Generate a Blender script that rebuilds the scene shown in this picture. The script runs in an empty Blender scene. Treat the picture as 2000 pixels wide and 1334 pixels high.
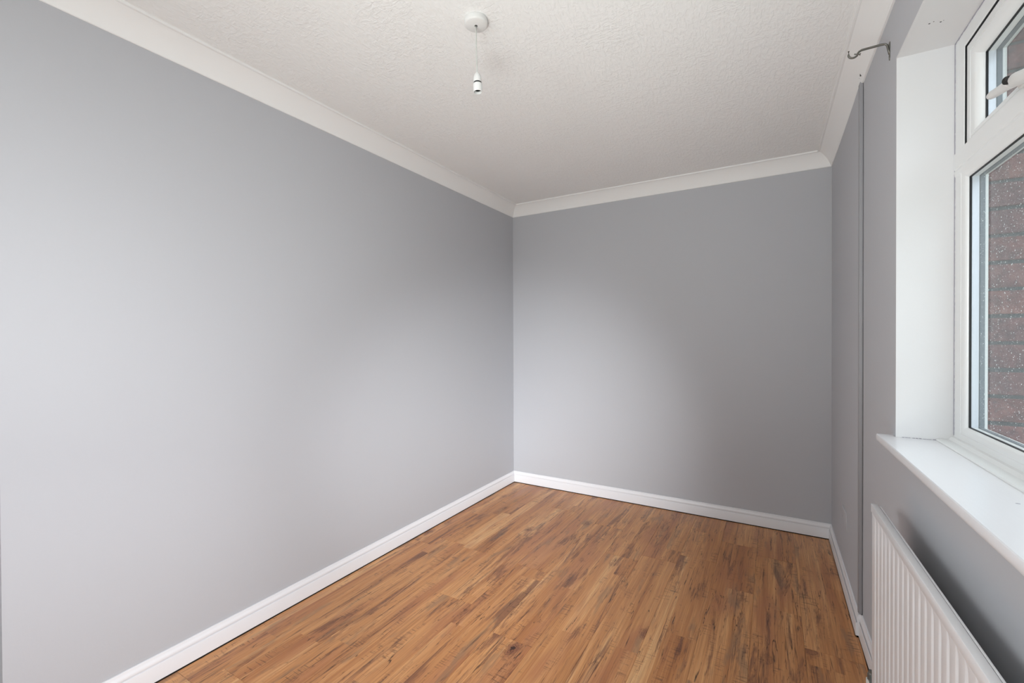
import bpy, bmesh, math, random
from mathutils import Vector, Matrix
random.seed(7)
S = bpy.context.scene
C = S.collection
PI = math.pi

# ---------------------------------------------------------------- camera
FPX, YAW, PITCH, ROLL, CAMZ = 872.70, 30.270, -0.436, -0.229, 1.2587
a, b, c = (math.radians(v) for v in (YAW, PITCH, ROLL))
fw = Vector((-math.sin(a)*math.cos(b), math.cos(a)*math.cos(b), math.sin(b)))
rt = Vector((math.cos(a), math.sin(a), 0)); up = rt.cross(fw)
rt2 = rt*math.cos(c)+up*math.sin(c); up2 = up*math.cos(c)-rt*math.sin(c)
cd = bpy.data.cameras.new('camera'); cam = bpy.data.objects.new('camera', cd); C.objects.link(cam)
cd.sensor_width = 36; cd.sensor_fit = 'HORIZONTAL'; cd.lens = FPX/2000*36; cd.clip_start = .01
M = Matrix((rt2, up2, -fw)).transposed().to_4x4(); M.translation = Vector((0, 0, CAMZ))
cam.matrix_world = M
S.camera = cam

# ---------------------------------------------------------------- world, lights, exposure
S.view_settings.view_transform = 'Standard'; S.view_settings.look = 'None'
S.view_settings.gamma = 1; S.view_settings.use_curve_mapping = False
S.view_settings.exposure = 0.0
SKY = 3.3
W = bpy.data.worlds.new('overcast'); S.world = W; W.use_nodes = True
nt = W.node_tree; nt.nodes.clear()
wo = nt.nodes.new('ShaderNodeOutputWorld'); bg = nt.nodes.new('ShaderNodeBackground')
tc = nt.nodes.new('ShaderNodeTexCoord'); sp = nt.nodes.new('ShaderNodeSeparateXYZ')
cr = nt.nodes.new('ShaderNodeValToRGB')
nt.links.new(tc.outputs['Generated'], sp.inputs[0]); nt.links.new(sp.outputs[2], cr.inputs[0])
nt.links.new(cr.outputs[0], bg.inputs[0]); nt.links.new(bg.outputs[0], wo.inputs[0])
bg.inputs[1].default_value = SKY
e = cr.color_ramp.elements
e[0].position = 0.0; e[0].color = (.28, .30, .27, 1)
e[1].position = 1.0; e[1].color = (.92, .96, 1.0, 1)
for p_, c_ in ((.05, (.34, .38, .38, 1)), (.16, (.66, .71, .78, 1)), (.4, (.82, .87, .96, 1))):
    q = e.new(p_); q.color = c_
def area(name, loc, rot, sx, sy, power, col, portal=False):
    l = bpy.data.lights.new(name, 'AREA'); l.shape = 'RECTANGLE'; l.size = sx; l.size_y = sy
    l.energy = power; l.color = col
    if portal: l.cycles.is_portal = True
    o = bpy.data.objects.new(name, l); C.objects.link(o); o.location = loc; o.rotation_euler = rot; return o
area('window_portal', (.66, .9, 1.53), (0, PI/2, 0), 1.5, 2.2, 1, (1, 1, 1), True)
def fill_lamp(name, loc, to, size, power, col, spread=180):
    o = area(name, loc, (0, 0, 0), size, size, power, col); o.data.spread = math.radians(spread)
    o.rotation_euler = (Vector(to)-Vector(loc)).to_track_quat('-Z', 'Y').to_euler()
# added fill lamps, out of view, to brighten walls and ceiling; no real source
fill_lamp('room_fill', (-1.2, -.5, 1.5), (.33, 1.6, .85), .5, 11, (.955, .995, 1), 125)
fill_lamp('left_fill', (.15, -.45, 1.3), (-1.96, .9, .5), .5, 19, (.945, .965, 1), 100)
fill_lamp('corner_fill', (.1, -.45, 1.3), (-1.9, 3.3, .35), .3, 7.4, (.94, .97, 1), 42)
fill_lamp('ceiling_fill', (-.3, -.4, .6), (-.6, 2.2, 2.4), .5, 5.0, (.95, 1, .985), 76)
fill_lamp('bounce_fill', (-.8, 0, 1), (-.8, .3, 2.4), .5, 10.5, (.97, 1, .965))

# ---------------------------------------------------------------- room numbers
H = 2.40; XL = -1.966; YB = 3.391; XR = .3155; XN = .332; YN = -.62
YSTEP = 2.345; YL0 = .373          # end of the left wall
CH, CP, SK, SH = .0877, .0794, .0148, .0943
WY1, WY0, WZ0, WZ1 = 1.808, -.04, .945, 2.122   # window opening
GZ = -.18                           # outside ground

# ---------------------------------------------------------------- helpers
def mat(name, col=(.8, .8, .8), rough=.5, spec=.5, metal=0, bump=None):
    m = bpy.data.materials.new(name); m.use_nodes = True
    n = m.node_tree.nodes; p = n['Principled BSDF']
    p.inputs['Base Color'].default_value = (*col, 1); p.inputs['Roughness'].default_value = rough
    p.inputs['Specular IOR Level'].default_value = spec; p.inputs['Metallic'].default_value = metal
    if bump:
        sc, st, dist, det = bump
        t = n.new('ShaderNodeTexCoord'); z = n.new('ShaderNodeTexNoise'); z.inputs['Scale'].default_value = sc
        z.inputs['Detail'].default_value = det; bu = n.new('ShaderNodeBump')
        bu.inputs['Strength'].default_value = st; bu.inputs['Distance'].default_value = dist
        L = m.node_tree.links; L.new(t.outputs['Object'], z.inputs['Vector']); L.new(z.outputs[0], bu.inputs['Height'])
        L.new(bu.outputs[0], p.inputs['Normal'])
    return m
class NG:
    def __init__(s, m): s.t = m.node_tree; s.n = s.t.nodes; s.L = s.t.links
    def put(s, sock, v):
        if isinstance(v, bpy.types.NodeSocket): s.L.new(v, sock)
        else: sock.default_value = v
    def math(s, op, *v, clamp=False):
        n = s.n.new('ShaderNodeMath'); n.operation = op; n.use_clamp = clamp
        for i, x in enumerate(v): s.put(n.inputs[i], x)
        return n.outputs[0]
    def mapr(s, v, a0, a1, b0=0., b1=1., smooth=True):
        n = s.n.new('ShaderNodeMapRange'); n.interpolation_type = 'SMOOTHSTEP' if smooth else 'LINEAR'
        for i, x in enumerate((v, a0, a1, b0, b1)): s.put(n.inputs[i], x)
        return n.outputs[0]
    def vmul(s, v, sc):
        n = s.n.new('ShaderNodeVectorMath'); n.operation = 'MULTIPLY'; s.put(n.inputs[0], v); n.inputs[1].default_value = sc; return n.outputs[0]
    def noise(s, v, sc, w=None, scale=1., detail=3., dist=0., rough=.5):
        n = s.n.new('ShaderNodeTexNoise'); n.noise_dimensions = '4D' if w is not None else '3D'
        s.put(n.inputs['Vector'], s.vmul(v, sc))
        if w is not None: s.put(n.inputs['W'], w)
        n.inputs['Scale'].default_value = scale; n.inputs['Detail'].default_value = detail
        n.inputs['Distortion'].default_value = dist; n.inputs['Roughness'].default_value = rough
        return n.outputs[0]
    def mix(s, f, a_, b_, mode='MIX'):
        n = s.n.new('ShaderNodeMix'); n.data_type = 'RGBA'; n.blend_type = mode; n.clamp_factor = True
        s.put(n.inputs[0], f); s.put(n.inputs[6], a_ if isinstance(a_, bpy.types.NodeSocket) else (*a_, 1))
        s.put(n.inputs[7], b_ if isinstance(b_, bpy.types.NodeSocket) else (*b_, 1)); return n.outputs[2]
    def ramp(s, v, stops):
        n = s.n.new('ShaderNodeValToRGB'); s.put(n.inputs[0], v); e = n.color_ramp.elements
        e[0].position, e[0].color = stops[0][0], (*stops[0][1], 1); e[1].position, e[1].color = stops[-1][0], (*stops[-1][1], 1)
        for p, c_ in stops[1:-1]: q = e.new(p); q.color = (*c_, 1)
        return n.outputs[0]

def bm_box(bm, x0, x1, y0, y1, z0, z1, bev=0, seg=2):
    vs = [bm.verts.new((x, y, z)) for x in (x0, x1) for y in (y0, y1) for z in (z0, z1)]
    F = [(0, 1, 3, 2), (4, 6, 7, 5), (0, 4, 5, 1), (2, 3, 7, 6), (0, 2, 6, 4), (1, 5, 7, 3)]
    fs = [bm.faces.new([vs[i] for i in f]) for f in F]
    if bev:
        es = list({e for f in fs for e in f.edges})
        bmesh.ops.bevel(bm, geom=es, offset=bev, segments=seg, profile=.5, affect='EDGES', clamp_overlap=True)
    return bm
def bm_lathe(bm, prof, seg=32, M=None):
    M = M or Matrix()
    rings = []
    for r, z in prof:
        if r < 1e-6: rings.append([bm.verts.new(M @ Vector((0, 0, z)))])
        else: rings.append([bm.verts.new(M @ Vector((r*math.cos(2*PI*i/seg), r*math.sin(2*PI*i/seg), z))) for i in range(seg)])
    for A, B in zip(rings, rings[1:]):
        for i in range(seg):
            j = (i+1) % seg
            q = [A[i % len(A)], A[j % len(A)], B[j % len(B)], B[i % len(B)]]
            u = []
            for v in q:
                if v not in u: u.append(v)
            if len(u) > 2: bm.faces.new(u)
    return bm
def bm_tube(bm, pts, r, seg=12, flat=1.0):
    pts = [Vector(p) for p in pts]; rad = r if isinstance(r, (list, tuple)) else [r]*len(pts)
    ref = Vector((0, 0, 1)) if abs((pts[-1]-pts[0]).normalized().z) < .9 else Vector((1, 0, 0))
    rings = []
    for i, p in enumerate(pts):
        d = (pts[min(i+1, len(pts)-1)]-pts[max(i-1, 0)]).normalized()
        u = d.cross(ref).normalized(); v = u.cross(d)
        rings.append([bm.verts.new(p+u*math.cos(2*PI*k/seg)*rad[i]+v*math.sin(2*PI*k/seg)*rad[i]*flat) for k in range(seg)])
    for A, B in zip(rings, rings[1:]):
        for k in range(seg): bm.faces.new([A[k], A[(k+1) % seg], B[(k+1) % seg], B[k]])
    bm.faces.new(rings[0][::-1]); bm.faces.new(rings[-1]); return bm
def bm_sweep(bm, prof, p0, p1, n, m0=0, m1=0):
    """closed profile [(distance from wall, z)] swept from p0 to p1, n = direction into the room; m = mitre at each end"""
    p0 = Vector((*p0, 0)); p1 = Vector((*p1, 0)); n = Vector((*n, 0)); d = (p1-p0).normalized()
    A = [bm.verts.new(p0+n*q[0]+d*q[0]*m0+Vector((0, 0, q[1]))) for q in prof]
    B = [bm.verts.new(p1+n*q[0]-d*q[0]*m1+Vector((0, 0, q[1]))) for q in prof]
    k = len(prof)
    for i in range(k): bm.faces.new([A[i], A[(i+1) % k], B[(i+1) % k], B[i]])
    bm.faces.new(A[::-1]); bm.faces.new(B); return bm
def obj(name, bm, m, parent=None, kind=None, smooth=False, angle=None):
    bmesh.ops.recalc_face_normals(bm, faces=bm.faces)
    me = bpy.data.meshes.new(name); bm.to_mesh(me); bm.free()
    if smooth or angle:
        me.polygons.foreach_set('use_smooth', [True]*len(me.polygons))
        if angle: me.set_sharp_from_angle(angle=math.radians(angle))
    me.materials.append(m)
    o = bpy.data.objects.new(name, me); C.objects.link(o)
    if parent: o.parent = parent
    if kind: o['kind'] = kind
    return o
def new(): return bmesh.new()
def empty(name, loc=(0, 0, 0)):
    o = bpy.data.objects.new(name, None); o.empty_display_size = .05; C.objects.link(o); o.location = loc; return o
def tag(o, label, cat): o['label'] = label; o['category'] = cat; return o
ROT = .012
def near_wall(o, extra=0.):
    """the window wall is not quite parallel to the room: turn its pieces about its far end"""
    P = Matrix.Translation((XN, WY1, 0)) @ Matrix.Rotation(ROT+extra, 4, 'Z') @ Matrix.Translation((-XN, -WY1, 0))
    o.matrix_world = P @ o.matrix_basis
    return o

# ---------------------------------------------------------------- materials
WALL = (.497, .505, .530)
m_wall = mat('grey_wall_paint', WALL, .72, .3, bump=(90, .12, .002, 4))
m_ceil = mat('textured_ceiling_paint', (.88, .88, .87), .85, .2)
g = NG(m_ceil); P = g.n['Principled BSDF']; t = g.n.new('ShaderNodeTexCoord').outputs['Object']
w1 = g.noise(t, (1, 1, 1), scale=6, detail=2)
ca = g.noise(t, (1, .35, 1), scale=85, detail=2, dist=.7)
cb = g.noise(t, (.45, 1, 1), scale=70, detail=2, dist=.9)
hh = g.math('ADD', g.mapr(ca, .38, .68), g.math('MULTIPLY', g.mapr(cb, .4, .7), g.mapr(w1, .35, .65)))
bu = g.n.new('ShaderNodeBump'); bu.inputs['Strength'].default_value = .42; bu.inputs['Distance'].default_value = .0024
g.L.new(hh, bu.inputs['Height']); g.L.new(bu.outputs[0], P.inputs['Normal'])
m_cove = mat('cornice_white_paint', (.87, .87, .86), .6, .3)
m_gloss = mat('white_gloss_woodwork', (.82, .82, .84), .32, .5, bump=(25, .05, .002, 2))
m_sill = mat('white_gloss_sill', (.80, .80, .825), .25, .5)
g = NG(m_sill); t = g.n.new('ShaderNodeTexCoord').outputs['Object']
z = g.noise(t, (160, 9, 1), detail=3); bu = g.n.new('ShaderNodeBump'); bu.inputs['Strength'].default_value = .25
bu.inputs['Distance'].default_value = .0008; g.L.new(z, bu.inputs['Height']); g.L.new(bu.outputs[0], g.n['Principled BSDF'].inputs['Normal'])
m_reveal = mat('white_reveal_paint', (.715, .715, .72), .6, .3, bump=(60, .2, .002, 3))
m_upvc = mat('white_upvc', (.80, .815, .815), .28, .5)
m_black = mat('black_gasket', (.012, .013, .015), .5)
m_greyg = mat('blue_grey_seal_spacer_shade', (.075, .105, .130), .45)
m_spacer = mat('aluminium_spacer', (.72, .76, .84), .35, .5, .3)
m_caulk = mat('dirty_caulk', (.36, .35, .40), .8)
m_rad = mat('radiator_enamel', (.84, .855, .88), .3, .5)
m_plastic = mat('white_plastic', (.76, .76, .745), .35)
m_flex = mat('grey_flex', (.55, .56, .53), .5)
m_dark = mat('dark_plastic', (.02, .02, .02), .5)
m_steel = mat('brushed_nickel', (.20, .195, .175), .42, .5, .85)
m_brass = mat('tarnished_valve_metal', (.22, .24, .23), .35, .5, .8)
m_sub = mat('dark_underlay', (.02, .015, .012), .9)
m_mortar = mat('blue_grey_mortar', (.06, .075, .085), .95, .2, bump=(120, .6, .004, 4))
m_render = mat('outside_render', (.45, .42, .38), .9)
m_grass = mat('garden_paving', (.33, .33, .30), .95, .2, bump=(40, .5, .03, 3))
m_trimgrey = mat('grey_trim_paint', (.33, .33, .345), .5, .4)
m_door = mat('white_door_paint', (.5, .5, .5), .5)

m_brick = mat('weathered_red_brick', (.3, .1, .08), .9, .2)
g = NG(m_brick); P = g.n['Principled BSDF']; t = g.n.new('ShaderNodeTexCoord').outputs['Object']
rnd = g.n.new('ShaderNodeObjectInfo').outputs['Random']; w = g.math('MULTIPLY', rnd, 37.)
col = g.ramp(g.noise(t, (1, 1, 1), w, scale=28, detail=5, rough=.65), ((.3, (.055, .033, .038)), (.5, (.17, .068, .066)), (.72, (.29, .15, .13))))
col = g.mix(g.math('MULTIPLY', rnd, .6), col, (.105, .065, .08))
col = g.mix(g.mapr(g.noise(t, (1, 1, 1), w, scale=55, detail=4, rough=.7), .52, .62, 0, .55), col, (.05, .038, .045))
col = g.mix(g.mapr(g.noise(t, (1, 1, 1), w, scale=150, detail=3), .62, .72, 0, .5), col, (.34, .29, .27))
g.L.new(col, P.inputs['Base Color'])
bu = g.n.new('ShaderNodeBump'); bu.inputs['Strength'].default_value = .8; bu.inputs['Distance'].default_value = .004
g.L.new(g.noise(t, (1, 1, 1), w, scale=70, detail=5), bu.inputs['Height']); g.L.new(bu.outputs[0], P.inputs['Normal'])

m_glass = bpy.data.materials.new('window_glass'); m_glass.use_nodes = True
n = m_glass.node_tree.nodes; L = m_glass.node_tree.links; n.clear()
o_ = n.new('ShaderNodeOutputMaterial'); mx = n.new('ShaderNodeMixShader'); tr = n.new('ShaderNodeBsdfTransparent')
gl = n.new('ShaderNodeBsdfGlossy'); gl.inputs['Roughness'].default_value = .01; tr.inputs[0].default_value = (.96, .975, .97, 1)
fr = n.new('ShaderNodeLayerWeight'); pw = n.new('ShaderNodeMath'); pw.operation = 'POWER'; pw.inputs[1].default_value = 5
ma = n.new('ShaderNodeMath'); ma.operation = 'MULTIPLY_ADD'; ma.inputs[1].default_value = .45; ma.inputs[2].default_value = .03
fr.inputs['Blend'].default_value = .5; L.new(fr.outputs['Facing'], pw.inputs[0]); L.new(pw.outputs[0], ma.inputs[0])
L.new(ma.outputs[0], mx.inputs[0]); L.new(tr.outputs[0], mx.inputs[1]); L.new(gl.outputs[0], mx.inputs[2]); L.new(mx.outputs[0], o_.inputs[0])
m_drop = mat('rain_water', (.9, .93, .95), .05, .8)

# laminate wood: printed boards inside each plank, long grain, splits, saw marks and knots
m_wood = mat('rustic_oak_laminate', (.4, .2, .1), .34, .45)
g = NG(m_wood); P = g.n['Principled BSDF']; t = g.n.new('ShaderNodeTexCoord').outputs['Object']
rnd = g.n.new('ShaderNodeObjectInfo').outputs['Random']; W4 = g.math('MULTIPLY', rnd, 61.)
sx = g.n.new('ShaderNodeSeparateXYZ'); g.L.new(t, sx.inputs[0]); X_, Y_ = sx.outputs[0], sx.outputs[1]
edge = g.math('ADD', .062, g.math('MULTIPLY', rnd, .07))
strip = g.math('GREATER_THAN', X_, edge)
blk = g.math('FLOOR', g.math('ADD', g.math('MULTIPLY', Y_, g.math('ADD', .55, g.math('MULTIPLY', strip, .3))), g.math('ADD', g.math('MULTIPLY', strip, 5.37), g.math('MULTIPLY', rnd, 13.))))
wn = g.n.new('ShaderNodeTexWhiteNoise'); wn.noise_dimensions = '2D'
cx = g.n.new('ShaderNodeCombineXYZ'); g.L.new(blk, cx.inputs[0]); g.L.new(g.math('ADD', strip, W4), cx.inputs[1]); g.L.new(cx.outputs[0], wn.inputs['Vector'])
board = wn.outputs['Value']
W5 = g.math('ADD', W4, g.math('MULTIPLY', board, 9.))
big = g.noise(t, (11, .55, 1), W5, detail=3, dist=.5)
mid = g.noise(t, (46, 1.2, 1), W5, detail=4, dist=1.1)
fine = g.noise(t, (300, 6, 1), W5, detail=3)
tone = g.math('ADD', g.math('MULTIPLY', big, .50), g.math('ADD', g.math('MULTIPLY', mid, .42), g.math('MULTIPLY', g.math('SUBTRACT', board, .0), .075)))
col = g.ramp(tone, ((.34, (.34, .128, .043)), (.42, (.47, .198, .069)), (.50, (.57, .265, .101)), (.57, (.65, .325, .133)), (.68, (.76, .46, .22))))
col = g.mix(g.mapr(fine, .36, .60, .34, 0.), col, (.23, .085, .035))
# reddish and greyish clouds
col = g.mix(g.mapr(g.noise(t, (8, 1.6, 1), g.math('ADD', W4, 11.), detail=2), .50, .66, 0, .5), col, (.37, .140, .066))
# dark rustic patches, elongated
pm = g.noise(t, (15, 1.5, 1), g.math('ADD', W5, 3.), detail=5, dist=1.1, rough=.68)
patch = g.mapr(pm, .53, .64)
col = g.mix(g.math('MULTIPLY', patch, .70), col, (.155, .060, .036))
greyp = g.mapr(g.noise(t, (15, 2.6, 1), g.math('ADD', W5, 17.), detail=4, rough=.6), .56, .66)
col = g.mix(g.math('MULTIPLY', greyp, .50), col, (.21, .135, .085))
# saw marks across the grain inside the patches
sm = g.noise(t, (14, 170, 1), W5, detail=3, dist=.4); smk = g.mapr(g.noise(t, (20, 5, 1), g.math('ADD', W5, 7.), detail=3), .54, .62)
col = g.mix(g.math('MULTIPLY', g.mapr(sm, .53, .62), g.math('MULTIPLY', smk, .5)), col, (.075, .036, .026))
# splits along the grain
cn = g.noise(t, (30, 1.25, 1), g.math('ADD', W4, 1.5), detail=4, dist=.9)
crk = g.mapr(g.math('ABSOLUTE', g.math('SUBTRACT', cn, .5)), .0, .010, 1, 0)
cmask = g.mapr(g.noise(t, (22, 4.5, 1), g.math('ADD', W4, 5.), detail=3), .47, .56)
col = g.mix(g.math('MULTIPLY', g.math('MULTIPLY', crk, cmask), .9), col, (.045, .018, .011))
cn2 = g.noise(t, (62, 2.4, 1), g.math('ADD', W5, 2.5), detail=3, dist=1.2)
crk2 = g.mapr(g.math('ABSOLUTE', g.math('SUBTRACT', cn2, .5)), .0, .016, 1, 0)
col = g.mix(g.math('MULTIPLY', g.math('MULTIPLY', crk2, g.mapr(pm, .49, .58)), .85), col, (.075, .028, .017))
fs = g.mapr(g.noise(t, (105, 6, 1), g.math('ADD', W4, 8.), detail=2, dist=.8), .65, .71)
col = g.mix(g.math('MULTIPLY', fs, g.mapr(pm, .48, .58, .04, .9)), col, (.065, .026, .016))
# knots
vo = g.n.new('ShaderNodeTexVoronoi'); vo.voronoi_dimensions = '4D'
nv = g.n.new('ShaderNodeVectorMath'); nv.operation = 'ADD'
nd = g.n.new('ShaderNodeTexNoise'); nd.inputs['Scale'].default_value = 38; nd.inputs['Detail'].default_value = 4; g.L.new(t, nd.inputs['Vector'])
g.L.new(g.vmul(t, (7, 3.6, 1)), nv.inputs[0]); g.L.new(g.vmul(nd.outputs['Color'], (.32, .2, 0)), nv.inputs[1])
g.L.new(nv.outputs[0], vo.inputs['Vector']); g.L.new(W4, vo.inputs['W']); vo.inputs['Scale'].default_value = 1.
kd = vo.outputs['Distance']
col = g.mix(g.mapr(kd, .10, .26, .72, 0), col, (.19, .068, .036))
rings = g.math('MULTIPLY', g.mapr(g.math('SINE', g.math('MULTIPLY', kd, 130.)), .2, .9, 0, 1), g.mapr(kd, .12, .30, .5, 0))
col = g.mix(rings, col, (.08, .03, .018))
col = g.mix(g.mapr(kd, .06, .085, .9, 0), col, (.035, .016, .012))
g.L.new(col, P.inputs['Base Color'])
bu = g.n.new('ShaderNodeBump'); bu.inputs['Strength'].default_value = .18; bu.inputs['Distance'].default_value = .0012
g.L.new(g.math('ADD', fine, g.math('MULTIPLY', g.math('MULTIPLY', crk, cmask), -1.2)), bu.inputs['Height']); g.L.new(bu.outputs[0], P.inputs['Normal'])
g.L.new(g.mapr(mid, .3, .7, .30, .42), P.inputs['Roughness'])

# ---------------------------------------------------------------- room shell
def st(name, bm, m, **k): return obj(name, bm, m, kind='structure', **k)
floor = st('floor', bm_box(new(), XL-.9, .50, YN-.12, YB+.1, -.10, -.0085), m_sub)
ceil = st('ceiling', bm_box(new(), XL-.9, .50, YN-.12, YB+.1, H, H+.12), m_ceil)
st('wall_left', bm_box(new(), XL-.12, XL, YL0, YB, 0, H), m_wall)
b_ = new(); bm_box(b_, XL-.12, XL, YN-.1, -.45, 0, H); bm_box(b_, XL-.12, XL, -.45, YL0, 2.03, H)
st('wall_left', b_, m_wall)
st('wall_back', bm_box(new(), XL-.12, .46, YB, YB+.12, 0, H), m_wall)
st('wall_front', bm_box(new(), XL-.12, .60, YN-.12, YN, 0, H), m_wall)
# door behind the end of the left wall (only its edge side can be seen)
dr = st('door_1', bm_box(new(), XL-.105, XL-.065, -.445, YL0-.005, .006, 2.02, .002), m_door)
hb = new(); bm_tube(hb, [(XL-.065, -.38, 1.0), (XL-.02, -.38, 1.0), (XL-.018, -.34, 1.0), (XL-.018, -.27, 1.0)], .009)
obj('door_handle', hb, m_steel, dr, smooth=True)
# window wall, inner leaf with the window hole
wr = new()
for x0, x1, y0, y1, z0, z1 in ((XN, .465, WY1+.004, YSTEP+.001, 0, H), (XN, .465, YN-.2, WY0-.004, 0, H), (XN, .465, WY0-.004, WY1+.004, 0, WZ0-.026), (XN, .465, WY0-.004, WY1+.004, WZ1+.004, H)):
    bm_box(wr, x0, x1, y0, y1, z0, z1)
bm_box(wr, XN+.006, .465, YSTEP, YB+.1, 0, H)
wall_r = near_wall(st('wall_right', wr, m_wall))
rv = new()
bm_box(rv, XN, .467, WY1, WY1+.004, WZ0-.0, WZ1); bm_box(rv, XN, .467, WY0-.004, WY0, WZ0, WZ1)
bm_box(rv, XN, .467, WY0-.004, WY1+.004, WZ1, WZ1+.004)
obj('plaster_reveal', rv, m_reveal, wall_r)
# ragged line of old caulk where the frame meets the plaster
ck = new()
for i in range(150):
    zz = WZ0+.02+i*(WZ1-WZ0-.02)/150; bm_box(ck, .4645, .4665, WY1-.0012-random.random()*.002, WY1+.001, zz, zz+.0085)
for i in range(110):
    yy = WY1-.9*i/110; bm_box(ck, .4645, .4665, yy-.0082, yy, WZ1-.0012-random.random()*.002, WZ1+.001)
for i in range(14):
    xx = .345+i*.0082+random.random()*.003
    bm_box(ck, xx, xx+.003+random.random()*.004, WY1-.0012-random.random()*.0012, WY1+.001, WZ0, WZ0+.0008+random.random()*.0016)
obj('caulk_line', ck, m_caulk, wall_r)['kind'] = 'stuff'
# screw holes in the soffit and a chip on the cornice
hl = new()
for x, y, r in ((.371, 1.653, .0022), (.379, 1.648, .0013), (.396, 1.659, .0022), (.401, 1.655, .001)):
    bm_lathe(hl, [(0, -.0004), (r, -.0004), (r, .001), (0, .001)], 10, Matrix.Translation((x, y, WZ1)))
obj('screw_hole', hl, m_dark, wall_r)

# far part of the right wall stands a centimetre proud, with a painted edge strip
wf = st('wall_right_far', bm_box(new(), XR, XN+.04, YSTEP+.034, YB, 0, H), m_wall)
es = new(); bm_box(es, XR-.0028, XR+.0085, YSTEP-.001, YSTEP+.036, SH+.001, 2.318, .0009, 2)
bm_box(es, XR-.0045, XR-.0020, YSTEP+.006, YSTEP+.018, SH+.001, 2.30, .0008, 2)
st('trim_1', es, m_trimgrey, angle=40)
sl = new()
for z0, z1 in ((SH, .42), (.60, .63), (.80, .81), (1.01, 1.015), (1.33, 1.34), (1.5, 1.52)): bm_box(sl, XR+.0080, XR+.0115, YSTEP+.003, YSTEP+.02, z0, z1)
st('trim_2', sl, m_trimgrey)
# blank socket plate painted over
bp = new(); bm_box(bp, XR-.0036, XR+.002, 2.715, 2.865, .300, .385, .0018, 2); bm_box(bp, XR-.0044, XR-.003, 2.745, 2.752, .336, .343); bm_box(bp, XR-.0044, XR-.003, 2.828, 2.835, .336, .343)
bpo = obj('blanking_plate', bp, m_wall, angle=40)
tag(bpo, 'small blank socket plate painted over in grey low on the right wall', 'wall plate')

# ---------------------------------------------------------------- skirting boards and cornice
zf = .0046
SKP = [(-.004, zf), (SK, zf), (SK, .0610), (SK-.0007, .0632), (SK-.0020, .0636), (SK-.0026, .0580), (SK-.0048, .0580), (SK-.0050, .0650), (SK-.0034, .0680), (SK-.0030, .0740), (SK-.0042, .0790), (SK-.0072, .0830), (SK-.0088, .0885), (SK-.0093, SH-.001), (SK-.0105, SH), (-.004, SH)]
k = 12
CVP = [(-.012, H-CH), (.0035, H-CH), (.0058, H-CH+.002), (.0062, H-CH+.0052)]
for i in range(1, k):
    th = PI/2*i/k
    CVP.append((CP-.012-(CP-.019)*math.cos(th), H-CH+.0052+(CH-.0135)*math.sin(th)))
CVP = CVP[:3]+[(.0062+(CP-.0182)*(.45*(1-math.cos(PI/2*i/k))+.55*i/k), H-CH+.0052+(CH-.0132)*(.45*math.sin(PI/2*i/k)+.55*i/k)) for i in range(k+1)]
CVP += [(CP-.0095, H-.0080), (CP-.0080, H-.0092), (CP-.0015, H-.0092), (CP, H-.008), (CP, H+.003), (-.012, H+.003)]
def run(name, prof, p0, p1, nn, m0, m1, m, ang=28): return st(name, bm_sweep(new(), prof, p0, p1, nn, m0, m1), m, angle=ang)
run('baseboard_left', SKP, (XL, YL0+.05), (XL, YB), (1, 0), 0, 1, m_gloss)
run('baseboard_back', SKP, (XL, YB), (XR, YB), (0, -1), 1, 1, m_gloss)
run('baseboard_right', SKP, (XR, YB), (XR, YSTEP-.006), (-1, 0), 1, 0, m_gloss)
near_wall(run('baseboard_right_near', SKP, (XN, YSTEP-.004), (XN, YN), (-1, 0), 0, 1, m_gloss))
run('baseboard_front', SKP, (.36, YN), (XL, YN), (0, 1), 0, 0, m_gloss)
run('trim_3', CVP, (XL, YN), (XL, YB), (1, 0), 0, 1, m_cove)
run('trim_4', CVP, (XL, YB), (XR, YB), (0, -1), 1, 1, m_cove)
run('trim_5', CVP, (XR, YB), (.3226, YSTEP), (-1, 0), 1, 0, m_cove)
near_wall(run('trim_6', CVP, (XN-.003, YSTEP+.001), (XN-.003, YN), (-1, 0), 0, 0, m_cove))
ch = new()
for x, y, zz, r, ln in ((.3105, 2.3125, 2.3315, .0026, .0042), (.3115, 2.3410, 2.3325, .0022, .0008)):
    bm_tube(ch, [(x, y, zz-ln), (x, y, zz+ln)], r, 8)
chip = obj('cornice_chip', ch, m_dark, smooth=True); chip['kind'] = 'structure'; chip.name = 'trim_7'

# ---------------------------------------------------------------- laminate planks
E0, PW, PLn, GAP = .112, .192, 1.285, .0005
joint = {-1: 2.15, 0: 2.925, 1: 3.02, 2: 2.714, 3: 2.600, 4: 2.525, 5: 1.600, 6: 2.152, 7: 1.72, 8: 2.17, 9: .910, 10: .812}
for kcol in range(-1, 11):
    x1 = E0-PW*kcol if kcol >= 0 else E0-PW*kcol
    xa, xb = E0-PW*(kcol+1), E0-PW*kcol
    if kcol == -1: xa, xb = E0, E0+PW
    xa += 0; 
    if kcol >= 0: xa, xb = E0-PW*(kcol+1), E0-PW*kcol
    xa2 = max(xa, XL+SK+.0018)
    y = joint[kcol]
    while y > YN: y -= PLn
    while y < YB-SK-.02:
        ya, yb = max(y, YN), min(y+PLn, YB-SK-.002)
        if yb-ya > .02:
            bb = bm_box(new(), xa2-xa+GAP/2, xb-xa-GAP/2, GAP/2, yb-ya-GAP/2, -.008, 0, .0006, 1)
            o = obj('plank', bb, m_wood, floor); o.location = (xa, ya, 0)
        y += PLn
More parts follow.
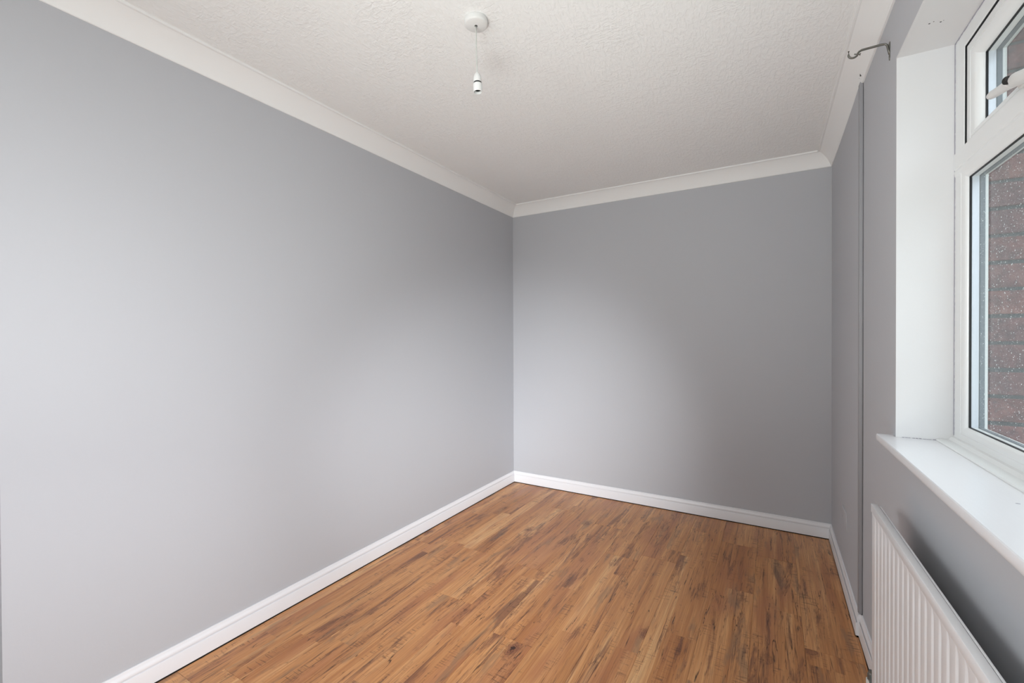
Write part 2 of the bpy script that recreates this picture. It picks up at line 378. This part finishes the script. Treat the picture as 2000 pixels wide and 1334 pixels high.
# narrow filler plank against the window wall
y = 2.335-PLn*3
while y < YB-SK-.02:
    ya, yb = max(y, YN), min(y+PLn, YB-SK-.002)
    if yb-ya > .02:
        bb = bm_box(new(), GAP/2, (XN-.004 if ya < YSTEP-.3 else XR)-SK-.0016-(E0+PW), GAP/2, yb-ya-GAP/2, -.008, 0, .0006, 1)
        o = obj('plank', bb, m_wood, floor); o.location = (E0+PW, ya, 0)
    y += PLn

# ---------------------------------------------------------------- window
win = empty('window_1', (0, 0, 0)); win['kind'] = 'structure'
FX0, FX1 = .466, .5155
JY, JZB, JZT = .071, 1.000-WZ0+.003, .062     # frame widths
def ring_sweep(bm, prof, y0, y1, z0, z1):
    """profile [(inset from the rectangle's edge, x)] mitred round a rectangle in the wall plane"""
    R4 = []
    for q, x in prof:
        R4.append([bm.verts.new((x, yy, zz)) for yy, zz in ((y1-q, z1-q), (y1-q, z0+q), (y0+q, z0+q), (y0+q, z1-q))])
    k = len(R4)
    for i in range(k):
        A, B = R4[i], R4[(i+1) % k]
        for j in range(4): bm.faces.new([A[j], A[(j+1) % 4], B[(j+1) % 4], B[j]])
    return bm
def ovolo(w, x0, xg, n=6):
    """face profile from flat front x0 to the glass line xg, width w"""
    P = [(0, x0), (w-.022, x0), (w-.021, x0+.0015), (w-.0185, x0+.0018)]
    for i in range(n+1):
        th = PI/2*i/n; P.append((w-.0185+.0165*math.sin(th), x0+.0018+(xg-x0-.0018)*(1-math.cos(th))))
    return P
# outer frame: one mitred ring for each light, built as jamb, head, cill, transom and mullion
MY = .885                                   # mullion centre
ZT = 1.765                                  # transom centre
GXL = .478                                  # inner face of the fixed glass
def frame_ring(parent, name, y0, y1, z0, z1, w, x0, xg, x1):
    p = ovolo(w, x0, xg)+[(w, xg+.001), (w, x1), (0, x1)]
    return obj(name, ring_sweep(new(), p, y0, y1, z0, z1), m_upvc, parent, angle=30)
def glazing(y0, y1, z0, z1, xg, parent):
    # y0.. = daylight rectangle at the glass line
    obj('gasket', ring_sweep(new(), [(-.002, xg-.0012), (.0014, xg-.0012), (.0020, xg+.0035), (-.002, xg+.0035)], y0, y1, z0, z1), m_black, parent)
    pn = new(); bm_box(pn, xg+.0015, xg+.0018, y0-.002, y1+.002, z0-.002, z1+.002)
    pane = obj('pane', pn, m_glass, parent)
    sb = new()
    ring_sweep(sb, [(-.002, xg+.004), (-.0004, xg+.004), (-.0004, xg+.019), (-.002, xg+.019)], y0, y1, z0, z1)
    obj('spacer_bar', sb, m_greyg, pane)  # dark reflection on top and bottom runs is put into the colour
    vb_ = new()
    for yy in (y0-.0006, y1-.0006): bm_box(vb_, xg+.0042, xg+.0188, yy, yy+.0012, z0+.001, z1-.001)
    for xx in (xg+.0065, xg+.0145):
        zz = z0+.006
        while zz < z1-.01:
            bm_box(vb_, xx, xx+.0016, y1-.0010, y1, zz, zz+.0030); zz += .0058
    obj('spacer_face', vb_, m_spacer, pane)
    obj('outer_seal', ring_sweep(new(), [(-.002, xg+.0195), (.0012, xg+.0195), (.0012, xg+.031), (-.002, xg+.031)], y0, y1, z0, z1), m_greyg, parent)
    pn = new(); bm_box(pn, xg+.0200, xg+.0203, y0-.002, y1+.002, z0-.002, z1+.002)
    obj('pane', pn, m_glass, parent)
ww = .071
# fixed lower light (far half)
Z_TB = 1.742; Z_TT = 1.797
fb = [(0, 0)]
fa = obj('outer_frame', bm_box(bm_box(bm_box(bm_box(new(),
    FX0, FX1, WY1-.048, WY1, WZ0+.002, WZ1), FX0, FX1, WY0, WY0+.048, WZ0+.002, WZ1),
    FX0, FX1, WY0+.048, WY1-.048, WZ1-.040, WZ1), FX0, FX1, WY0+.048, WY1-.048, WZ0+.002, .9765), m_upvc, win)
def bead(y0, y1, z0, z1, x0, xg, w, x1, name='glazing_bead'):
    """ovolo bead, y0.. = its outer rectangle, inner edge w further in"""
    p = [(0, x0), (.0015, x0), (.003, x0+.0016), (.0048, x0+.0016), (.0056, x0+.0004)]
    for i in range(8):
        th = PI/2*i/7; p.append((.0060+(w-.0060)*math.sin(th), x0+.0004+(xg-x0-.0004)*(1-math.cos(th))))
    p += [(w, x1), (0, x1)]
    return obj(name, ring_sweep(new(), p, y0, y1, z0, z1), m_upvc, win, angle=32)
tpf = [(.0014, 1.7965), (.0020, 1.7955), (.0020, 1.7500), (.0008, 1.7485), (.0008, 1.7455), (.0016, 1.7440), (.0016, 1.7405)]+[(.0016-.0150*(1-math.cos(PI/2*i/7)), 1.7400-.0305*math.sin(PI/2*i/7)) for i in range(1, 8)]+[(-.049, 1.7095), (-.049, 1.7965)]
obj('transom', bm_sweep(new(), tpf, (FX0, WY1-.0004), (FX0, MY+.03), (-1, 0)), m_upvc, win, angle=30)
obj('mullion', bm_box(new(), FX0-.0005, FX1, MY-.036, MY+.036, .9765, WZ1-.040, .0012), m_upvc, win, angle=30)
# lower far fixed light
bead(MY+.036-.0005, WY1-.0475, .9760, 1.7325, FX0-.0006, GXL, .0245, FX1)
glazing(MY+.060, WY1-.072, 1.0005, 1.708, GXL, win)
# near half: full height fixed light
bead(WY0+.0475, MY-.0355, .9760, WZ1-.0395, FX0-.0006, GXL, .0245, FX1)
glazing(WY0+.072, MY-.060, 1.0005, WZ1-.064, GXL, win)
# top-hung vent over the far light: sash set slightly back in the frame behind a black seal
sy0, sy1, sz0, sz1 = MY+.040, WY1-.0725, 1.7995, 2.0735
# frame rebate round the vent
rb = new(); ring_sweep(rb, [(0, FX0-.0006), (.0215, FX0-.0006), (.0225, FX0+.0006), (.0225, FX1), (0, FX1)], MY+.0165, WY1-.0475, 1.7775, WZ1-.0235)
obj('vent_rebate', rb, m_upvc, win)
obj('vent_seal', ring_sweep(new(), [(-.003, FX0+.0015), (.0022, FX0+.0015), (.0022, FX1), (-.003, FX1)], sy0-.0042, sy1+.0042, sz0-.0022, sz1+.0042), m_black, win)
GXV = .4945
p = [(0, FX0+.006), (.0015, FX0+.0045), (.022, FX0+.0045), (.0225, FX0+.006), (.0245, FX0+.0065), (.025, FX0+.0055)]
for i in range(8):
    th = PI/2*i/7; p.append((.0255+.0240*math.sin(th), FX0+.0055+(GXV-FX0-.0055)*(1-math.cos(th))))
SW = .0495
p = [(q, x) for q, x in p]; p += [(SW, .534), (0, .534)]
# bottom rail is shallower: sash ring keeps one width, so the lower edge sits on the transom
sash = obj('vent_sash', ring_sweep(new(), p, sy0, sy1, sz0-.014, sz1), m_upvc, win, angle=32)
glazing(sy0+SW, sy1-SW, sz0-.014+SW, sz1-SW, GXV, sash)
# casement handle on the vent's bottom rail
hd = new()
bm_box(hd, .4555, FX0+.006, 1.335, 1.405, 1.797, 1.820, .006, 3)
bm_tube(hd, [(.458, 1.378, 1.808), (.445, 1.380, 1.806), (.437, 1.380, 1.803)], [.010, .009, .0085], 16)
bm_tube(hd, [(.409, 1.150, 1.732), (.411, 1.165, 1.737), (.417, 1.225, 1.757), (.425, 1.285, 1.777), (.431, 1.325, 1.790), (.436, 1.350, 1.798), (.439, 1.365, 1.803)], [.008, .0125, .0135, .0140, .0150, .0150, .010], 20, .92)
bm_tube(hd, [(.434, 1.343, 1.795), (.440, 1.375, 1.806), (.447, 1.420, 1.818), (.452, 1.470, 1.830), (.4545, 1.512, 1.840), (.4555, 1.532, 1.844), (.456, 1.540, 1.8455)], [.0135, .0140, .0115, .0105, .0105, .0085, .003], 20, .95)
hdl = obj('window_handle', hd, m_plastic, win, smooth=True)
kb = new(); bm_tube(kb, [(.4145, 1.330, 1.7925), (.4225, 1.334, 1.794)], [.0080, .0088], 20)
bm_tube(kb, [(.4135, 1.3295, 1.7923), (.4150, 1.330, 1.7925)], [.0028, .0028], 10)
obj('key_button', kb, m_dark, hdl, smooth=True)
# quadrant trim where frame meets the sill board
tq = new(); bm_sweep(tq, [(-.002, .944), (.040, .944), (.0405, .9478), (.0385, .9500), (.030, .9515), (.016, .9505), (.012, .9520), (.006, .9600), (-.002, .9625)], (FX0, WY1-.001), (FX0, WY0+.001), (-1, 0))
obj('sill_trim', tq, m_upvc, win, angle=30)
# raindrops on the outside of the glass
dp = new(); rr = random.Random(3)
for i in range(4600):
    y = MY+.064+rr.random()**.6*(WY1-.074-MY-.064); z = 1.004+rr.random()*.70; r = .00038+rr.random()**4*.0011
    M_ = Matrix.Translation((GXL+.0204, y, z)) @ Matrix.Rotation(PI/2, 4, 'Y') @ Matrix.Diagonal((r*rr.uniform(.8, 1.5), r, r*.6, 1))
    bm_lathe(dp, [(1, 0), (.72, .72), (0, 1)], 6, M_)
dpo = obj('raindrops', dp, m_drop, win, smooth=True); dpo['kind'] = 'stuff'
near_wall(win)

# inner sill board
sb = new(); NX = .2905
pr = [(XN-NX, .9200)]
pr = [(-.130, .9200), (.0305, .9200)]+[(.0305+.0115*math.sin(th), .9325-.0125*math.cos(th)) for th in [PI*i/10 for i in range(1, 10)]]+[(.0305, .945), (-.130, .945)]
# tongue between the reveals plus the nosing with its horn beyond the reveal
sprof = [(-.1335, .9200), (.0340, .9200), (.0385, .9215), (.0410, .9250), (.0420, .9300), (.0420, .9400), (.0412, .9432), (.0392, .9450), (-.1335, .9450)]
bm_sweep(sb, sprof, (XN, WY1-.0008), (XN, WY0+.0008), (-1, 0))
hprof = [(.0005, .9200)]+sprof[1:-1]+[(.0005, .9450)]
bm_sweep(sb, hprof, (XN, WY1+.036), (XN, WY1-.0008), (-1, 0))
sill = near_wall(st('trim_8', sb, m_sill, angle=30)); sill.name = 'window_sill'
mk = new(); bm_lathe(mk, [(0, 0), (.0022, 0), (.0014, .0006), (0, .0006)], 8, Matrix.Translation((.389, 1.196, .9451)) @ Matrix.Diagonal((1.8, .8, 1, 1)))
obj('paint_nib', mk, m_caulk, sill)

# ---------------------------------------------------------------- outside: brick leaf, its bricks at the jamb
wo_ = new()
BX0, BX1 = .537, .634
bm_box(wo_, BX0, BX1, 1.823, YB+.5, GZ, 2.75); bm_box(wo_, BX0, BX1, YN-.5, WY0-.06, GZ, 2.75)
bm_box(wo_, BX0, BX1, WY0-.06, 1.823, GZ, .90); bm_box(wo_, BX0, BX1, WY0-.06, 1.823, 2.165, 2.75)
wout = near_wall(st('wall_outside', wo_, m_mortar))
ob = new(); bm_sweep(ob, [(-.01, .90), (-.01, .955), (.0, .955), (.11, .925), (.115, .905), (.115, .90)], (FX1+.004, WY0-.05), (FX1+.004, 1.8225), (1, 0))
near_wall(st('window_sill_outside', ob, m_upvc))
pz = .0774; z0 = 1.703-pz*11
meshes = {}
rb_ = random.Random(5)
for i in range(18):
    zz = z0+i*pz
    for y0, ln in (((1.815, .215), (2.040, .215), (2.265, .215)) if i % 2 else ((1.815, .1025), (1.9275, .215), (2.1525, .215))):
        key = (ln, rb_.randrange(3))
        if key not in meshes:
            bb = bm_box(new(), -.052, .052, 0, ln, .006, pz-.0055, .0035, 2)
            for v in bb.verts: v.co += Vector((rb_.uniform(-1, 1), rb_.uniform(-1, 1), rb_.uniform(-1, 1)))*.0012
            bmesh.ops.recalc_face_normals(bb, faces=bb.faces); me = bpy.data.meshes.new('brick'); bb.to_mesh(me); bb.free(); me.materials.append(m_brick); meshes[key] = me
        o = bpy.data.objects.new('brick', meshes[key]); C.objects.link(o); o.parent = wout
        o.location = ((BX0+BX1)/2, y0+rb_.uniform(-.002, .002), zz)
st('ground', bm_box(new(), .64, 40, -25, 25, GZ-.2, GZ), m_grass)

# ---------------------------------------------------------------- pendant lamp holder
px, py = -.9190, 1.3280
pend = tag(empty('pendant_light', (px, py, H)), 'white pendant flex with empty bulb holder hanging from the ceiling', 'light')
rb2 = new(); bm_lathe(rb2, [(0, .001), (.0395, .001), (.0410, -.0005), (.0418, -.003), (.0415, -.0155), (.0400, -.0190), (.036, -.0208), (.012, -.0222), (.0055, -.0222), (.0050, -.0190), (0, -.0190)], 48)
obj('ceiling_rose', rb2, m_plastic, pend, angle=45)
gr = new(); bm_lathe(gr, [(.0030, -.0190), (.0046, -.0190), (.0046, -.0228), (.0030, -.0228)], 16)
obj('cord_grip', gr, m_dark, pend)
cb_ = new(); bm_tube(cb_, [(0, 0, -.019), (.0004, 0, -.05), (.0002, 0, -.09), (.0006, 0, -.13), (.0022, .0004, -.165), (.0036, .0008, -.197)], .0024, 10)
obj('flex_cord', cb_, m_flex, pend, smooth=True)
Mh = Matrix.Translation((.0036, .0008, -.192)) @ Matrix.Rotation(math.radians(-2.2), 4, 'Y')
hb_ = new(); bm_lathe(hb_, [(.0022, .004), (.0050, .0035), (.0085, -.001), (.0120, -.008), (.0140, -.016), (.0148, -.026), (.0150, -.0325), (0, -.0325)], 32, Mh)
hcap = obj('lamp_holder', hb_, m_plastic, pend, smooth=False, angle=40)
hb_ = new(); bm_lathe(hb_, [(0, -.032), (.0136, -.032), (.0136, -.0395), (0, -.0395)], 32, Mh)
obj('dark_ring', hb_, m_dark, hcap, angle=40)
hb_ = new(); bm_lathe(hb_, [(.0130, -.0385), (.0156, -.0385), (.0160, -.041), (.0160, -.066), (.0154, -.0675), (.0138, -.0675), (.0136, -.066), (.0130, -.050)], 32, Mh)
obj('shade_ring', hb_, m_plastic, hcap, angle=40)
hb_ = new(); bm_lathe(hb_, [(0, -.0520), (.0130, -.0520), (.0132, -.0500), (0, -.0500)], 24, Mh)
bm_lathe(hb_, [(.0095, -.0520), (.0105, -.0520), (.0105, -.0600), (.0095, -.0600)], 24, Mh)
obj('bulb_socket', hb_, m_dark, hcap, angle=40)

# ---------------------------------------------------------------- curtain pole bracket
br = empty('curtain_bracket', (XN, 1.895, 2.19)); tag(br, 'metal curtain pole bracket with open hook beside the window, no pole', 'bracket')
bx = lambda p: (p[0]-XN, p[1]-1.895, p[2]-2.19)
pb = new()
bm_lathe(pb, [(0, 0), (.0068, 0), (.0066, .0022), (0, .0026)], 18, Matrix.Translation((0, 0, -.0155)) @ Matrix.Rotation(-PI/2, 4, 'Y') @ Matrix.Diagonal((1.7, .9, 1, 1)))
bm_box(pb, -.0024, 0, -.006, .006, -.020, .032, .001, 2)
obj('wall_plate', pb, m_steel, br, angle=40)
ab = new()
pts = [(-.001, 0, -.006), (-.004, 0, .008), (-.007, 0, .024), (-.012, 0, .030), (-.022, 0, .0310), (-.05, 0, .0305), (-.074, 0, .0300)]
cx_, cz_ = -.0975, .0335
pts += [(-.081, 0, .0265), (-.085, 0, .0210)]
for i in range(9):
    th = math.radians(-28-i*(152/8)); pts.append((-.0965+.0130*math.cos(th), 0, .0235+.0125*math.sin(th)))
pts.append((-.1090, 0, .036))
bm_tube(ab, pts, [.0040]*4+[.0044]*3+[.0040]*(len(pts)-8)+[.0032], 10, .8)
obj('hook_arm', ab, m_steel, br, smooth=True)
sb_ = new(); bm_tube(sb_, [(-.092, .0, .0215), (-.080, 0, .0180)], .0014, 8); bm_tube(sb_, [(-.0800, 0, .0182), (-.0765, 0, .0172)], [.0030, .0042], 12)
bm_tube(sb_, [(-.0935, .0, .0222), (-.0915, 0, .0216)], .0026, 8)
obj('clamp_screw', sb_, m_steel, br, smooth=True)
near_wall(br)

# ---------------------------------------------------------------- radiator
RX, RY1, RY0, RZ1, RZ0 = .2500, 1.652, .25, .772, .190
rad = empty('radiator', (RX, RY1, 0)); tag(rad, 'white ribbed panel radiator on the grey wall under the window', 'radiator')
LY = RY1-RY0
pan = new()
# pressed front panel: ribs with recessed channels
pitch = .0400; nr = int((LY-.05)/pitch); m0 = (LY-nr*pitch)/2
sec = [(0, .0), (.0, 0)]
path = [(-.0005, .0065), (-.0, .0035)]
ys = []
def add(yo, xo): ys.append((yo, xo))
add(0, .006); add(.0015, .0015); add(.004, 0); add(m0-.002, 0)
for i in range(nr):
    s0 = m0+i*pitch
    add(s0+.002, .0); add(s0+.0045, .0036); add(s0+.0105, .0040); add(s0+.0135, .0005); add(s0+.0150, 0); add(s0+pitch-.0005, 0)
add(LY-.004, 0); add(LY-.0015, .0015); add(LY, .006)
zb, zt = RZ0+.045, RZ1-.062
rows = [(RZ0, 0, .006), (RZ0+.003, 0, .001), (RZ0+.028, 0, 0), (zb, 1, 0), (zt, 1, 0), (RZ1-.026, 0, 0), (RZ1-.006, 0, 0)]
grid = [[pan.verts.new((xo*f+add_ if f else (add_ if 0 < j < len(ys)-1 else .006), -yo, zz)) for j, (yo, xo) in enumerate(ys)] for zz, f, add_ in rows]
for A, B in zip(grid, grid[1:]):
    for i in range(len(A)-1): pan.faces.new([A[i], A[i+1], B[i+1], B[i]])
po = obj('front_panel', pan, m_rad, rad, angle=50)
sm_ = po.modifiers.new('solidify', 'SOLIDIFY'); sm_.thickness = .0012; sm_.offset = -1
bp_ = new(); bm_box(bp_, .0065, .0125, -LY+.004, -.004, RZ0+.004, RZ1-.006, .002, 2)
obj('back_panel', bp_, m_rad, rad, angle=40)
tp = new(); bm_box(tp, -.0018, .0135, -LY-.0015, .0018, RZ1-.024, RZ1, .0012, 2)
obj('top_rail', tp, m_rad, rad, angle=40)
tp = new(); bm_box(tp, .0145, .0195, -LY+.01, -.012, RZ1-.010, RZ1-.001, .0016, 2)
obj('rear_lip', tp, m_rad, rad, angle=40)
# convector fins at the back, one joined part
cf = new(); y = .05
while y < LY-.05:
    bm_box(cf, .0125, .0405, -y-.0006, -y+.0006, RZ0+.06, RZ1-.05); bm_box(cf, .0395, .0405, -y-.012, -y, RZ0+.06, RZ1-.05); y += .024
fo = obj('convector_fins', cf, m_rad, rad); fo['kind'] = 'stuff'
for yy in (.18, LY-.18):
    hb_ = new(); bm_box(hb_, .0405, XN-RX-.001, -yy-.015, -yy+.015, RZ0+.05, RZ1-.28, .001, 1); obj('wall_bracket', hb_, m_rad, rad)
# valve and tail at the far bottom corner
vb = new()
bm_tube(vb, [(.010, -.012, .212), (.012, .050, .212), (.014, .080, .210)], .0085, 14)
obj('valve_tail', vb, m_brass, rad, smooth=True)
vb = new()
bm_lathe(vb, [(0, .022), (.0080, .022), (.0095, .018), (.0095, .0), (0, .0)], 8, Matrix.Translation((.014, .088, .200)))
bm_lathe(vb, [(0, .012), (.0085, .012), (.0095, 0), (0, 0)], 16, Matrix.Translation((.014, .088, .2215)) @ Matrix.Diagonal((.7, .7, .6, 1)))
obj('lockshield_valve', vb, m_brass, rad, angle=35)
vb = new(); bm_lathe(vb, [(0, .200), (.0125, .200), (.0125, .006), (.0190, .004), (.0190, 0.0), (0, 0.0)], 20, Matrix.Translation((.014, .088, 0)))
obj('pipe_tail', vb, m_plastic, rad, angle=35)
P_ = Matrix.Translation((RX, RY1, 0)) @ Matrix.Rotation(.020, 4, 'Z')
rad.matrix_world = P_
